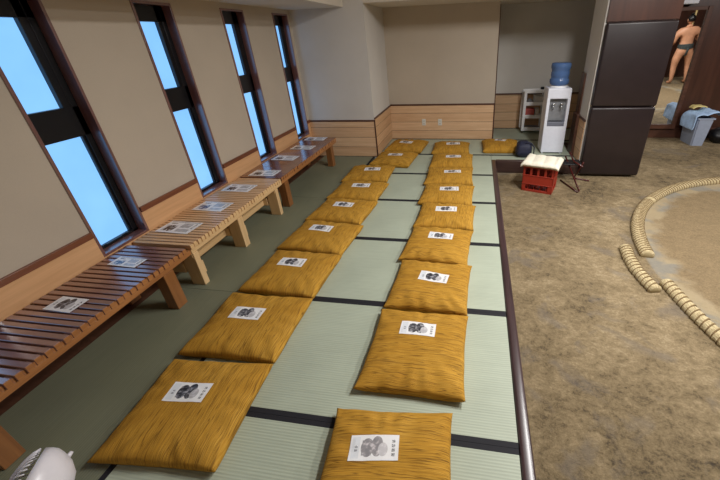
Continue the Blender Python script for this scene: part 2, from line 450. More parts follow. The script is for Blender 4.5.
# ------------------------------------------------------------------ tatami mats
def tatami(label, x0, x1, y0, y1, axis, heri=('a', 'b')):
    cx, cy = (x0+x1)/2, (y0+y1)/2
    t = thing('tatami_mat', label, 'tatami mat', (cx, cy, -.052), 0, 'tatami mats on the platform')
    w, d = (x1-x0)/2-.001, (y1-y0)/2-.001; h = .0275
    bm = bmesh.new(); box(bm, -w, w, -d, d, 0, .052, .002)
    mesh_obj('rush_surface', bm, M['tatami_x' if axis == 'X' else 'tatami_y'], t)
    for s in heri:
        bm = bmesh.new(); sg = -1 if s == 'a' else 1
        if axis == 'X':
            lo, hi = sorted((sg*(d+.0004), sg*(d-h))); box(bm, -w, w, lo, hi, .040, .0523, .0002)
        else:
            lo, hi = sorted((sg*(w+.0004), sg*(w-h))); box(bm, lo, hi, -d, d, .040, .0523, .0002)
        mesh_obj('cloth_border', bm, M['heri'], t)
    return t
XM = -1.675; YT = lambda k: .987+.909*k
names = ['pale green tatami mat right below the camera, under the nearest cushion of the right column',
         'pale green tatami mat under the second right column cushion from the camera',
         'pale green tatami mat under the third and fourth right column cushions from the camera',
         'pale green tatami mat under the fifth right column cushion from the camera',
         'pale green tatami mat under the sixth and seventh right column cushions',
         'pale green tatami mat one row in front of the row along the pine back wall',
         'pale green tatami mat lying along the foot of the pine back wall']
for k in range(-1, 6):
    y1 = YT(k+1) if k < 5 else YB-.013
    if k == -1: y0 = YT(-1)
    tatami(names[k+1], XM if k < 4 else XR+.014 if k == 5 else XM, .268, YT(k), min(y1, YB-.013), 'X') if k < 4 or k == 5 else None
    if k == 4: tatami(names[5], XR+.014, .268, YT(4), YT(5), 'X')
tatami('narrow tatami strip between the dark wooden edge and the lone cushion on the right', .27, 1.55, 5.314, YT(5), 'X', ('b',))
tatami('tatami mat in the alcove under the lone cushion and the white water cooler', .27, 1.55, YT(5), 6.44, 'X')
tatami('tatami mat in the alcove along its back wall, under the white shelf cart', .338, 2.19, 6.442, YA-.013, 'X')
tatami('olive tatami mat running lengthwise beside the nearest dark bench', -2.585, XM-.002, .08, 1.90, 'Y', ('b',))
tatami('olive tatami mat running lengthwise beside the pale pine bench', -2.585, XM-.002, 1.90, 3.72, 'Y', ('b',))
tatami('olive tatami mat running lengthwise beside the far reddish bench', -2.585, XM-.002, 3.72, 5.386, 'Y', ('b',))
bm = bmesh.new(); box(bm, XL+.011, -2.587, -1.6, 5.386, -.052, -.002); struct(mesh_obj('trim_7', bm, M['trim_dark']))

# ------------------------------------------------------------------ cushions and leaflets
class Zabuton:
    def __init__(s, cx, cy, w, d, ang, T, seed):
        s.cx, s.cy, s.w, s.d, s.T, s.seed = cx, cy, w, d, T, seed
        s.a = math.radians(ang)
    def edge(s, u, v):
        return (max(0, 1-abs(u)**3.4)*max(0, 1-abs(v)**3.4))**.38
    def wr(s, u, v):
        ph = s.seed*3.1
        r = max(abs(u), abs(v)); k = max(0, (r-.45)/.55)
        ang = math.atan2(v, u)
        w = .0085*k*(1-k**6)*math.sin(ang*15+ph+3*noise.noise((u*2, v*2, ph)))
        return w + .0075*noise.noise((u*1.8, v*1.8, ph)) + .0022*noise.noise((u*7, v*7, ph))
    def seam(s, u, v):
        return .032+.010*noise.noise((u*1.3+s.seed, v*1.3, 4.2))+.008*(abs(u*v)**3)
    def top(s, u, v):
        e = s.edge(u, v); z = s.seam(u, v)
        return z+(s.T-z)*e + s.wr(u, v)*min(1, e*2.2)
    def bot(s, u, v):
        return max(.0005, s.seam(u, v)*(1-2.4*s.edge(u, v)))
    def xy(s, u, v):
        fx = 1+.035*(v**4)-.012*(1-v*v)+.012*noise.noise((v*2.3, s.seed, 1)); fy = 1+.03*(u**4)-.012*(1-u*u)+.012*noise.noise((u*2.3, s.seed, 7))
        return s.w/2*u*fx, s.d/2*v*fy
    def build(s, label, mat):
        n = 44; bm = bmesh.new()
        P = [math.sin((i/n-.5)*PI)*.55+(i/n*2-1)*.45 for i in range(n+1)]
        top = {}; bt = {}
        for i, u in enumerate(P):
            for j, v in enumerate(P):
                x, y = s.xy(u, v)
                b = i in (0, n) or j in (0, n)
                top[i, j] = bm.verts.new((x, y, s.top(u, v) if not b else s.seam(u, v)))
                bt[i, j] = top[i, j] if b else bm.verts.new((x, y, s.bot(u, v)))
        for i in range(n):
            for j in range(n):
                bm.faces.new((top[i, j], top[i+1, j], top[i+1, j+1], top[i, j+1]))
                f = (bt[i, j], bt[i, j+1], bt[i+1, j+1], bt[i+1, j])
                if len(set(f)) > 2: 
                    try: bm.faces.new(f)
                    except ValueError: pass
        o = mesh_obj('floor_cushion', bm, mat, smooth=True)
        o.location = (s.cx, s.cy, .0006); o.rotation_euler = (0, 0, s.a)
        return tag(o, label, 'cushion', 'ochre floor cushions')
    def height(s, wx, wy):
        dx, dy = wx-s.cx, wy-s.cy
        c, q = math.cos(-s.a), math.sin(-s.a)
        x, y = dx*c-dy*q, dx*q+dy*c
        return s.top(max(-.99, min(.99, x/(s.w/2))), max(-.99, min(.99, y/(s.d/2))))+.0006

def sheet(name, label, cat, group, cx, cy, w, d, ang, hf, mat, lift=.0022):
    nx, ny = 10, 6; a = math.radians(ang); bm = bmesh.new(); uvl = bm.loops.layers.uv.new('UVMap')
    g = {}; gb = {}; c, q = math.cos(a), math.sin(a); z0 = hf(cx, cy)+lift
    for i in range(nx+1):
        for j in range(ny+1):
            x, y = (i/nx-.5)*w, (j/ny-.5)*d
            z = hf(cx+x*c-y*q, cy+x*q+y*c)+lift-z0
            g[i, j] = bm.verts.new((x, y, z)); gb[i, j] = bm.verts.new((x, y, z-.0008))
    def F(vs, uvs):
        f = bm.faces.new(vs)
        for l, t in zip(f.loops, uvs): l[uvl].uv = t
    for i in range(nx):
        for j in range(ny):
            q4 = [(i, j), (i+1, j), (i+1, j+1), (i, j+1)]
            uv = [(p/nx, r/ny) for p, r in q4]
            F([g[k] for k in q4], uv); F([gb[k] for k in q4][::-1], [(0, 0)]*4)
    ring = [(i, 0) for i in range(nx+1)]+[(nx, j) for j in range(1, ny+1)]+[(i, ny) for i in range(nx-1, -1, -1)]+[(0, j) for j in range(ny-1, 0, -1)]
    for p, r in zip(ring, ring[1:]+ring[:1]): F([g[p], gb[p], gb[r], g[r]], [(0, 0)]*4)
    o = mesh_obj(name, bm, mat)
    o.location = (cx, cy, z0); o.rotation_euler = (0, 0, a)
    return tag(o, label, cat, group)

ORD = ['nearest', 'second', 'third', 'fourth', 'fifth', 'sixth', 'seventh', 'eighth', 'farthest']
# cx, cy, w, d, angle, leaflet dx, dy, dangle, weave axis
LEFT = [(-1.490, .945, .64, .575, 4, -.035, .045, 0, 'Y'), (-1.52, 1.555, .655, .57, 1, -.04, .04, 0, 'Y'), (-1.505, 2.155, .64, .57, -2, -.03, .06, 0, 'Y'),
        (-1.49, 2.735, .66, .545, -5, -.03, .07, 0, 'Y'), (-1.48, 3.305, .64, .545, -5, .0, .05, 4, 'Y'), (-1.47, 3.875, .64, .54, -3, .02, .05, 6, 'Y'),
        (-1.505, 4.485, .64, .59, 1, .04, .04, 5, 'Y'), (-1.275, 5.150, .62, .60, -5, .01, .02, 2, 'X'), (-1.20, 5.860, .64, .62, -5, -.02, .02, -6, 'Y')]
RIGHT = [(-.345, .765, .60, .60, 5, -.07, .085, 3, 'X'), (-.315, 1.485, .61, .625, 0, -.01, .11, 0, 'X'), (-.305, 2.110, .60, .575, -2, .02, .03, -6, 'X'),
         (-.31, 2.70, .60, .575, -4, .02, .07, 0, 'X'), (-.285, 3.275, .61, .545, -2, .0, .06, 3, 'Y'), (-.315, 3.840, .63, .555, -2, .02, .05, 6, 'Y'),
         (-.335, 4.455, .64, .59, 1, .04, .03, 4, 'Y'), (-.345, 5.085, .64, .59, 1, .02, .03, 4, 'Y'), (-.405, 5.775, .62, .58, 1, .03, .04, 4, 'Y')]
pm = ['print2', 'print', 'print2', 'print', 'print2', 'print', 'print2', 'print', 'print2']
for side, rows in (('left', LEFT), ('right', RIGHT)):
    for k, (cx, cy, w, d, an, lx, ly, la, ax) in enumerate(rows):
        z = Zabuton(cx, cy, w, d, an, .098 if k < 7 else .11, k*1.7+(0 if side == 'left' else 31))
        z.build('%s ochre cushion from the camera in the %s column on the tatami' % (ORD[k], side), M['zab_'+ax.lower()])
        sheet('leaflet', 'small printed leaflet lying on the %s cushion of the %s column' % (ORD[k], side), 'leaflet', 'leaflets on the cushions',
              cx+lx, cy+ly, .232, .112, an+la, z.height, M['print_glare' if side == 'right' and k == 0 else pm[k]])
z = Zabuton(.445, 5.915, .62, .62, 2, .115, 77)
z.build('lone ochre cushion to the right of both columns, beside the navy bag', M['zab_y'])
sheet('leaflet', 'small printed leaflet lying on the lone cushion beside the navy bag', 'leaflet', 'leaflets on the cushions', .44, 6.03, .19, .11, -18, z.height, M['print2'])

# ------------------------------------------------------------------ benches
def bench(label, y0, y1, pitch, slatw, mx, my, ml, legs, style, ztop=.402):
    t = thing('slatted_bench', label, 'bench', (0, (y0+y1)/2, 0), 0, 'slatted benches along the window wall')
    L = (y1-y0)/2; xa, xb = -2.735, -2.20
    zt = ztop; zb = ztop-.042
    bm = bmesh.new(); n = int((2*L+pitch-slatw)/pitch)
    rnd = random.Random(int(y0*100))
    for i in range(n):
        y = -L+i*pitch; j = rnd.uniform(-.005, .005)
        box(bm, xa, xb+j, y, y+slatw, zb, zt+rnd.uniform(-.001, .001), .0025, 1)
    bm.faces.ensure_lookup_table()
    for fc in bm.faces:
        if fc.calc_center_median().x > xb-.008 and abs(fc.normal.x) > .8: fc.material_index = 1
    k0 = len(bm.faces)
    for i in range(n-1):
        y = -L+i*pitch+slatw
        for x0, x1 in ((xb-.055, xb-.007), (xa+.03, xa+.07)): box(bm, x0, x1, y+.0003, y+pitch-slatw-.0003, zb+.001, zt-.013)
    bm.faces.ensure_lookup_table()
    for fc in bm.faces[k0:]: fc.material_index = 1
    mesh_obj('slatted_seat', bm, mx, t).data.materials.append(my)
    for x0, x1 in ((xb-.052, xb-.010), (xa+.03, xa+.072)):
        bm = bmesh.new(); box(bm, x0, x1, -L, L, zb-.04, zb-.0005, .003); mesh_obj('side_rail', bm, my, t)
    zl = zb-.041
    for yl in legs:
        y = yl-(y0+y1)/2
        bm = bmesh.new(); box(bm, xa+.03, xb-.02, y-.03, y+.03, zl-.045, zl+.0, .003); mesh_obj('cross_bar', bm, my, t)
        for x0, x1 in ((xb-.10, xb-.008), (xa+.02, xa+.10)):
            bm = bmesh.new()
            if style == 'plain':
                box(bm, x0, x1, y-.045, y+.045, .0006, zl-.0003, .004)
                mesh_obj('leg', bm, ml, t)
            else:
                if x1 > -2.4: x0 = x0-.03
                hy = .036 if yl == legs[1] else .026
                box(bm, x0, x1, y-hy, y+hy, .0006, zl-.0003, .004)
                if x1 > -2.4: box(bm, x1-.085, x1-.02, y+hy+.0004, y+hy+.03, .085, .20, .003)
                mesh_obj('leg', bm, ml, t)
    if style == 'trestle':
        for ya, yb in zip(legs, legs[1:]):
            a, b = ya-(y0+y1)/2+.031, yb-(y0+y1)/2-.031
            bm = bmesh.new(); box(bm, xb-.235, xb-.19, a, b, .125, .20, .003); mesh_obj('stretcher', bm, my, t)
        for yl in legs:
            y = yl-(y0+y1)/2
            bm = bmesh.new(); box(bm, xa+.105, xb-.142, y-.03, y+.03, .12, .215, .003); mesh_obj('stretcher', bm, my, t)
    return t
bench('dark stained slatted bench nearest the camera, under the first window', .46, 1.945, .0455, .0335, M['bench_dark'], M['bench_dark_y'], M['bench_leg'], (.60, 1.705), 'plain')
bench('pale pine slatted bench in the middle with trestle legs', 1.950, 3.372, .0415, .0300, M['pine_x'], M['pine_y'], M['pine_z'], (1.979, 2.565, 3.24), 'trestle')
bench('far reddish varnished slatted bench ending at the pine wall', 3.38, 5.10, .0440, .0400, M['far_x'], M['bench_dark_y'], M['bench_leg'], (3.47, 4.90), 'plain', .405)
flat = lambda z: (lambda x, y: z)
G = 'printed sheets on the benches'
sheet('leaflet', 'small printed leaflet on the dark nearest bench, close to the left photo edge', 'leaflet', G, -2.482, 1.247, .21, .118, -2, flat(.4042), M['print2'])
sheet('leaflet', 'small leaflet with painted sky reflection on the dark nearest bench, in front of the first window', 'leaflet', G, -2.505, 1.692, .245, .105, -3, flat(.4042), M['flyer_sky'])
fl = [(-2.515, 2.205, 'wide printed sheet on the pale pine bench at its near end', 'flyer'), (-2.502, 2.613, 'wide bluish printed sheet in the middle of the pale pine bench', 'flyer_sky'),
      (-2.519, 3.06, 'wide printed sheet on the far part of the pale pine bench', 'flyer'), (-2.483, 3.505, 'wide printed sheet at the near end of the far reddish bench', 'flyer'),
      (-2.515, 4.065, 'wide printed sheet second from the near end of the far reddish bench', 'flyer'), (-2.492, 4.54, 'wide printed sheet third from the near end of the far reddish bench', 'flyer'),
      (-2.50, 5.005, 'wide printed sheet at the far end of the far reddish bench', 'flyer')]
for i, (x, y, lab, mm) in enumerate(fl):
    sheet('flyer', lab, 'flyer', G, x, y, .325, .19, random.uniform(-3, 1), flat(.4042 if y < 3.4 else .4072), M[mm])

# ------------------------------------------------------------------ electric fan in the lower left corner
def fan():
    t = thing('electric_fan', 'white electric fan in the lower left corner, its grille facing the bench', 'fan', (-1.725, .425, 0))
    bm = bmesh.new(); lathe(bm, [(0, 0), (.11, 0), (.118, .008), (.11, .022), (.05, .03), (0, .032)], 40); mesh_obj('base', bm, M['fan_white'], t, True)
    bm = bmesh.new(); cyl(bm, (0, 0, .028), (.02, 0, .11), .022, .018); mesh_obj('neck', bm, M['fan_white'], t, True)
    C = Vector((.0, .0, .235)); ax = Vector((-.68, -.36, .60)).normalized()
    R = Matrix.Translation(C) @ ax.to_track_quat('Z', 'X').to_matrix().to_4x4()
    r = .150
    bm = bmesh.new()
    lathe(bm, [(r-.006, .022), (r+.004, .022), (r+.006, .0), (r+.004, -.02), (r-.008, -.045), (r-.035, -.085), (r-.075, -.118), (r-.115, -.13), (0, -.132)], 56, R)
    mesh_obj('motor_housing', bm, M['fan_white'], t, True)
    bm = bmesh.new()
    for k in range(52):
        a = 2*PI*k/52; pts = []
        for s in range(9):
            q = s/8; rr = .03+(r-.03)*q; z = .022+.055*math.sqrt(max(0, 1-(rr/(r+.004))**2.6))
            pts.append(R @ Vector((rr*math.cos(a), rr*math.sin(a), z)))
        tube(bm, pts, .0027, 5)
    lathe(bm, [(0, .082), (.03, .080), (.034, .074), (.03, .070), (0, .070)], 24, R)
    for rr in (.09,):
        z = .022+.055*math.sqrt(1-(rr/(r+.004))**2.6)
        tube(bm, [R @ Vector((rr*math.cos(2*PI*k/40), rr*math.sin(2*PI*k/40), z)) for k in range(40)], .0022, 5, True)
    mesh_obj('grille', bm, M['fan_white'], t, True)
    bm = bmesh.new()
    for k in range(3):
        a0 = 2*PI*k/3; g = []
        for i in range(9):
            for j in range(5):
                rr = .025+.108*i/8; a = a0+(j/4)*1.35*(1-.15*i/8)
                g.append(bm.verts.new(R @ Vector((rr*math.cos(a), rr*math.sin(a), -.01+.03*j/4))))
        for i in range(8):
            for j in range(4): bm.faces.new((g[i*5+j], g[i*5+j+1], g[(i+1)*5+j+1], g[(i+1)*5+j]))
    cyl(bm, R @ Vector((0, 0, -.05)), R @ Vector((0, 0, .03)), .026)
    o = mesh_obj('blades', bm, M['grey_plastic'], t, True); s = o.modifiers.new('s', 'SOLIDIFY'); s.thickness = .003
    bm = bmesh.new(); d = Vector((.25, .18, 0)); cyl(bm, R @ Vector((.02, r-.018, -.065)), R @ Vector((.024, r+.004, -.068)), .010, .008); mesh_obj('knob', bm, M['fan_white'], t, True)
fan()

# ------------------------------------------------------------------ alcove: cooler, bottle, cart, bag
def cooler():
    t = thing('water_cooler', 'tall white water dispenser standing in the alcove behind the red crate', 'water dispenser', (1.24, 5.64, 0))
    w = .172; D = .33
    bm = bmesh.new()
    box(bm, -w, w, 0, D, .02, .45, .012, 3); box(bm, -w, w, 0, D, .86, 1.015, .014, 3)
    box(bm, -w, -w+.045, 0, D, .44, .87, .006); box(bm, w-.045, w, 0, D, .44, .87, .006)
    box(bm, -w+.01, w-.01, .10, D-.002, .44, .87)
    for sx in (-1, 1):
        for y in (.03, D-.03): cyl(bm, (sx*(w-.03), y, 0), (sx*(w-.03), y, .022), .015)
    mesh_obj('body', bm, M['cooler_white'], t)
    bm = bmesh.new(); box(bm, -w+.046, w-.046, .088, .099, .52, .855, .002); mesh_obj('tap_panel', bm, M['grey_plastic'], t)
    bm = bmesh.new(); box(bm, -w+.046, w-.046, -.008, .098, .451, .515, .006)
    tr = mesh_obj('drip_tray', bm, M['cooler_grey'], t)
    bm = bmesh.new()
    for k in range(9): box(bm, -w+.056+k*.025, -w+.066+k*.025, .002, .09, .515, .520)
    mesh_obj('tray_grid', bm, M['black'], tr)
    for sx in (-1, 1):
        bm = bmesh.new(); x = sx*.06
        cyl(bm, (x, .088, .76), (x, .035, .76), .014); cyl(bm, (x, .04, .765), (x, .04, .70), .011); box(bm, x-.02, x+.02, .01, .05, .775, .795, .004)
        mesh_obj('tap', bm, M['steel'], t, True)
    bm = bmesh.new(); lathe(bm, [(0, 1.014), (.13, 1.014), (.128, 1.032), (.115, 1.04), (0, 1.04)], 32, Matrix.Translation((0, .16, 0))); mesh_obj('bottle_collar', bm, M['white_plastic'], t, True)
    b = bmesh.new()
    pr = [(0, .0), (.105, .0), (.135, .02), (.142, .05), (.142, .085), (.128, .10), (.128, .125), (.134, .14), (.134, .185), (.128, .20), (.130, .22), (.142, .25), (.145, .285), (.138, .312), (.11, .322), (0, .322)]
    lathe(b, pr, 40)
    o = mesh_obj('water_bottle', b, M['bottle'], smooth=True); o.location = (1.24, 5.80, 1.0405)
    tag(o, 'blue plastic water bottle upside down on top of the white dispenser', 'water bottle')
cooler()

def cart():
    X, Y = .895, 6.93
    t = thing('shelf_cart', 'white three tier rolling shelf cart against the alcove wall', 'shelf cart', (X, Y, 0))
    W, D = .40, .26
    bm = bmesh.new()
    for x in (0, W-.04):
        for y in (0, D-.03): box(bm, x-.006, x+.046, y, y+.03, .045, .80, .005)
    mesh_obj('frame', bm, M['white_plastic'], t)
    for z in (.05, .29, .53, .755):
        bm = bmesh.new(); box(bm, .002, W-.002, .002, D-.002, z, z+.014, .003)
        box(bm, .002, W-.002, -.004, .008, z, z+.065, .004); box(bm, .002, W-.002, D-.008, D+.004, z, z+.045, .004)
        mesh_obj('shelf', bm, M['white_plastic'], t)
    bm = bmesh.new(); tube(bm, [(-.004, .13, .80), (-.03, .13, .78), (-.035, .13, .45), (-.03, .13, .10), (-.004, .13, .08)], .008); mesh_obj('side_handle', bm, M['white_plastic'], t, True)
    for x in (.02, W-.02):
        for y in (.02, D-.02):
            bm = bmesh.new(); cyl(bm, (x-.009, y, .0205), (x+.009, y, .0205), .02); cyl(bm, (x, y, .03), (x, y, .052), .006); mesh_obj('caster', bm, M['black'], t)
    def it(name, lab, cat, x0, x1, y0, y1, z0, z1, m, bv=.006):
        bm = bmesh.new(); w, d = (x1-x0)/2, (y1-y0)/2
        box(bm, -w, w, -d, d, 0, z1-z0, bv, 3)
        o = mesh_obj(name, bm, m); o.location = (X+(x0+x1)/2, Y+(y0+y1)/2, z0+.0005)
        return tag(o, lab, cat)
    it('carton', 'pale carton on the upper tier of the white cart, beside the cooler', 'carton', .19, .35, .04, .2, .544, .70, M['box_pale'])
    bm = bmesh.new(); lathe(bm, [(0, 0), (.05, 0), (.062, .03), (.055, .07), (.02, .10), (0, .10)], 20); o = mesh_obj('cloth_bundle', bm, M['grey_plastic'], smooth=True); o.location = (X+.115, Y+.11, .5445); tag(o, 'small grey bundle on the upper tier of the white cart, at left', 'bundle')
    it('carton', 'red carton on the middle tier of the white cart', 'carton', .05, .21, .03, .2, .304, .46, M['box_red'])
    it('carton', 'upright pinkish carton on the middle tier of the white cart, close to the cooler', 'carton', .225, .30, .04, .2, .304, .46, M['box_pale'])
    it('storage_tray', 'flat grey tray on the lowest tier of the white cart', 'tray', .05, .35, .04, .2, .064, .11, M['grey_plastic'])
    bm = bmesh.new(); box(bm, -.05, .05, -.05, .05, 0, .035, .01, 3); box(bm, -.03, .035, -.03, .03, .035, .085, .015, 3)
    o = mesh_obj('small_black_pouch', bm, M['black'], smooth=True); o.location = (X+.32, Y+.10, .7705); tag(o, 'small black pouch on top of the white cart', 'pouch')
cart()

def bag():
    t = thing('navy_bag', 'dark navy bag slumped on the platform beside the red crate', 'bag', (.775, 5.50, 0))
    bm = bmesh.new(); bmesh.ops.create_uvsphere(bm, u_segments=32, v_segments=20, radius=1)
    for v in bm.verts:
        p = v.co; f = 1+.14*noise.noise((p.x*2, p.y*2, p.z*2+3))
        sgn = lambda a, e: math.copysign(abs(a)**e, a)
        v.co = Vector((sgn(p.x, .7)*.125*f, sgn(p.y, .7)*.13*f, max(0, .12+sgn(p.z, .75)*.125*f)))
    mesh_obj('bag_body', bm, M['navy'], t, True)
    bm = bmesh.new(); tube(bm, [(.0, -.07, .215), (.03, -.09, .245), (.10, -.09, .235), (.15, -.08, .17), (.155, -.06, .06)], .010); mesh_obj('strap', bm, M['navy'], t, True)
bag()

# ------------------------------------------------------------------ crate, cover, folding stool
def crate():
    ang = math.atan2(-.143, .382)
    t = thing('beer_crate', 'red plastic bottle crate standing on the clay beside the platform edge', 'crate', (.672, 4.585, CL), ang)
    W, D, Hh = .41, .345, .40
    def side(bm, L, Mx):
        B = lambda a, b, z0, z1, y0=0, y1=.012: box(bm, a, b, y0, y1, z0, z1, .002, 1, Mx)
        B(0, L, 0, .03); B(0, L, .115, .245); B(0, L, .345, Hh, -.004, .014); B(0, L, .108, .12, -.005, .012); B(0, L, .23, .245, -.005, .012)
        for k in range(5):
            x = (L-.03)*k/4; B(x, x+.03, .23, .355)
        for x in (0, L-.06): B(x, x+.05, .02, .12)
    bm = bmesh.new()
    side(bm, W, Matrix.Identity(4)); side(bm, W, Matrix.Translation((W, D, 0)) @ Matrix.Rotation(PI, 4, 'Z'))
    side(bm, D, Matrix.Translation((W, 0, 0)) @ Matrix.Rotation(PI/2, 4, 'Z')); side(bm, D, Matrix.Translation((0, D, 0)) @ Matrix.Rotation(-PI/2, 4, 'Z'))
    mesh_obj('crate_walls', bm, M['red_plastic'], t)
    bm = bmesh.new(); box(bm, .01, W-.01, .01, D-.01, .012, .022)
    for k in range(1, 5): box(bm, W*k/5-.003, W*k/5+.003, .012, D-.012, .022, .06)
    mesh_obj('crate_bottom', bm, M['red_plastic'], t)
    # folded cloth
    bm = bmesh.new(); nx, ny = 40, 20; gt = {}; gb = {}
    for i in range(nx+1):
        for j in range(ny+1):
            u, v = i/nx, j/ny
            x = -.035+(W+.085)*u; y = -.035+(D+.06)*v
            ridge = abs(math.sin(u*PI*3.5+.5*v))**.7*.013
            e = min(1, min(u, 1-u, v, 1-v)/.07)
            droop = -.035*max(0, (.06-u)/.06)-.03*max(0, (u-.92)/.08)-.02*max(0, (.08-v)/.08)
            z = Hh+.016+ridge*e+.010*e+droop*.6+.004*noise.noise((u*7, v*7, 1))
            gt[i, j] = bm.verts.new((x, y, z)); gb[i, j] = bm.verts.new((x, y, max(z-.045*e-.012, Hh+.001) if 0 < u < 1 and x > -.014 and x < W+.016 and y > -.022 else z-.03))
    for i in range(nx):
        for j in range(ny):
            bm.faces.new((gt[i, j], gt[i+1, j], gt[i+1, j+1], gt[i, j+1])); bm.faces.new((gb[i, j], gb[i, j+1], gb[i+1, j+1], gb[i+1, j]))
    ring = [(i, 0) for i in range(nx+1)]+[(nx, j) for j in range(1, ny+1)]+[(i, ny) for i in range(nx-1, -1, -1)]+[(0, j) for j in range(ny-1, 0, -1)]
    for p, r in zip(ring, ring[1:]+ring[:1]): bm.faces.new((gt[p], gb[p], gb[r], gt[r]))
    o = mesh_obj('folded_cloth', bm, M['towel_cream'], smooth=True); o.location = (.672, 4.585, CL); o.rotation_euler = (0, 0, ang)
    tag(o, 'cream quilted cloth folded on top of the red crate', 'cloth')
crate()

def stool():
    t = thing('folding_stool', 'folding stool with thin dark red tube legs beside the red crate', 'stool', (1.38, 4.86, CL))
    def fr(name, pts):
        bm = bmesh.new(); tube(bm, pts, .011, 10); mesh_obj(name, bm, M['red_tube'], t, True)
    fr('leg_frame', [(-.07, .17, .36), (.06, -.31, .02), (.035, -.325, .012), (-.10, .10, .012)])
    fr('leg_frame', [(.11, -.10, .36), (.10, .17, .03), (.16, .17, .012), (.30, .10, .012)])
    fr('leg_frame', [(-.02, .18, .42), (.02, .02, .33), (.10, -.14, .31)])
    bm = bmesh.new(); box(bm, -.12, .13, -.02, .20, .285, .305, .008, 3); mesh_obj('seat', bm, M['black'], t)
stool()

# ------------------------------------------------------------------ wall pads, mirror, sockets, wall box
for lab, z0, z1 in (('upper dark brown padded vinyl panel on the pillar', .832, 1.855), ('lower dark brown padded vinyl panel on the pillar, reaching the clay', -.165, .824)):
    bm = bmesh.new(); box(bm, PX0+.008, PX1-.002, PY0-.11, PY0-.001, z0, z1, .03, 5)
    o = mesh_obj('wall_pad', bm, M['pad'], smooth=True); tag(o, lab, 'wall pad', 'padded panels on the pillar')

TILT = math.radians(1.2)
mt = thing('tall_mirror', 'tall mirror beside the padded pillar, reflecting a wrestler seen from behind', 'mirror', (0, 7.32, .05))
mt.rotation_euler = (TILT, 0, 0)
bm = bmesh.new(); box(bm, 2.90, 3.765, 0, .012, .03, 1.945); mesh_obj('mirror_glass', bm, M['mirror'], mt)
bm = bmesh.new(); box(bm, 3.765, 3.83, -.03, .03, -.06, 2.0, .006); box(bm, 2.84, 2.90, -.03, .03, -.06, 2.0, .006)
box(bm, 2.90, 3.765, -.012, .03, 1.945, 2.0, .005); box(bm, 2.90, 3.765, -.02, .03, -.06, .03, .005)
mesh_obj('mirror_frame', bm, M['trim_dark'], mt)

for x, lab in ((-.979, 'left white wall socket on the pine boards of the back wall'), (-.671, 'right white wall socket on the pine boards of the back wall')):
    t = thing('wall_socket', lab, 'socket', (x, YB-.0125, .325), 0, 'wall sockets on the back wall')
    bm = bmesh.new(); box(bm, -.036, .036, -.008, 0, -.06, .06, .004, 2); k0 = len(bm.faces)
    for z in (-.028, .022):
        for sx in (-.009, .009): box(bm, sx-.002, sx+.002, -.0095, -.0075, z-.008, z+.008)
    bm.faces.ensure_lookup_table()
    for fc in bm.faces[k0:]: fc.material_index = 1
    mesh_obj('cover_plate', bm, M['outlet'], t).data.materials.append(M['black'])
bm = bmesh.new(); box(bm, 3.10, 3.60, 7.26, 7.418, 2.09, 2.38, .02, 3)
o = mesh_obj('wall_box', bm, M['cooler_white']); tag(o, 'white box fixed to the dark wall above the mirror', 'wall box')

# ------------------------------------------------------------------ bin with towels, dark bundle
def bin_():
    t = thing('plastic_bin', 'tall slim grey plastic bin against the dark wall right of the mirror', 'bin', (4.035, 7.02, CL))
    bm = bmesh.new()
    def ring(w, d, z): return [bm.verts.new((sx*w, sy*d, z)) for sx, sy in ((-1, -1), (1, -1), (1, 1), (-1, 1))]
    R = [ring(.10, .20, 0), ring(.128, .235, .48), ring(.138, .245, .482), ring(.138, .245, .505), ring(.120, .226, .505), ring(.094, .19, .015)]
    for a, b in zip(R, R[1:]):
        for k in range(4): bm.faces.new((a[k], a[(k+1) % 4], b[(k+1) % 4], b[k]))
    bm.faces.new(R[0]); bm.faces.new(R[-1])
    bmesh.ops.bevel(bm, geom=[e for e in bm.edges if abs(e.verts[0].co.z-e.verts[1].co.z) > .2], offset=.02, segments=3, affect='EDGES')
    mesh_obj('bin_body', bm, M['bin_grey'], t)
bin_()
def drape(name, lab, cat, prof, y0, y1, mat, seed, amp=.02, thick=.018, loc=(4.035, 7.03, CL)):
    bm = bmesh.new(); n = len(prof); g = []; NY = 18
    for j in range(NY+1):
        v = j/NY; row = []
        for i, (x, z) in enumerate(prof):
            q = Vector((x*9, v*4, z*9+seed))
            row.append(bm.verts.new((x+amp*noise.noise(q), y0+(y1-y0)*v+amp*1.5*noise.noise(q+Vector((5, 1, 0)))*(1 if j in (0, NY) else .4), z+amp*.9*abs(noise.noise(q+Vector((0, 9, 2)))))))
        g.append(row)
    for a, b in zip(g, g[1:]):
        for i in range(n-1): bm.faces.new((a[i], a[i+1], b[i+1], b[i]))
    o = mesh_obj(name, bm, mat, smooth=True); o.location = loc
    s = o.modifiers.new('thick', 'SOLIDIFY'); s.thickness = thick; s.offset = 1
    s = o.modifiers.new('sub', 'SUBSURF'); s.levels = 1; s.render_levels = 1
    return tag(o, lab, cat)
def smoothp(p, k=4):
    out = []
    for a, b in zip(p, p[1:]): out += [(a[0]+(b[0]-a[0])*i/k, a[1]+(b[1]-a[1])*i/k) for i in range(k)]
    return out+[p[-1]]
drape('blue_towel', 'light blue towel draped over the grey bin, hanging down its left side', 'towel',
      smoothp([(-.185, .29), (-.178, .42), (-.165, .525), (-.10, .56), (-.02, .545), (.07, .59), (.14, .60), (.20, .57), (.225, .53)]), -.27, .16, M['towel_blue'], 3, .028)
drape('yellow_cloth', 'pale yellow cloth lying crumpled on the blue towel on the bin', 'cloth',
      smoothp([(-.13, .615), (-.09, .655), (-.03, .650), (.03, .655), (.08, .635)]), -.02, .14, M['yellow_cloth'], 8, .012, .02)
bm = bmesh.new(); bmesh.ops.create_uvsphere(bm, u_segments=28, v_segments=18, radius=1)
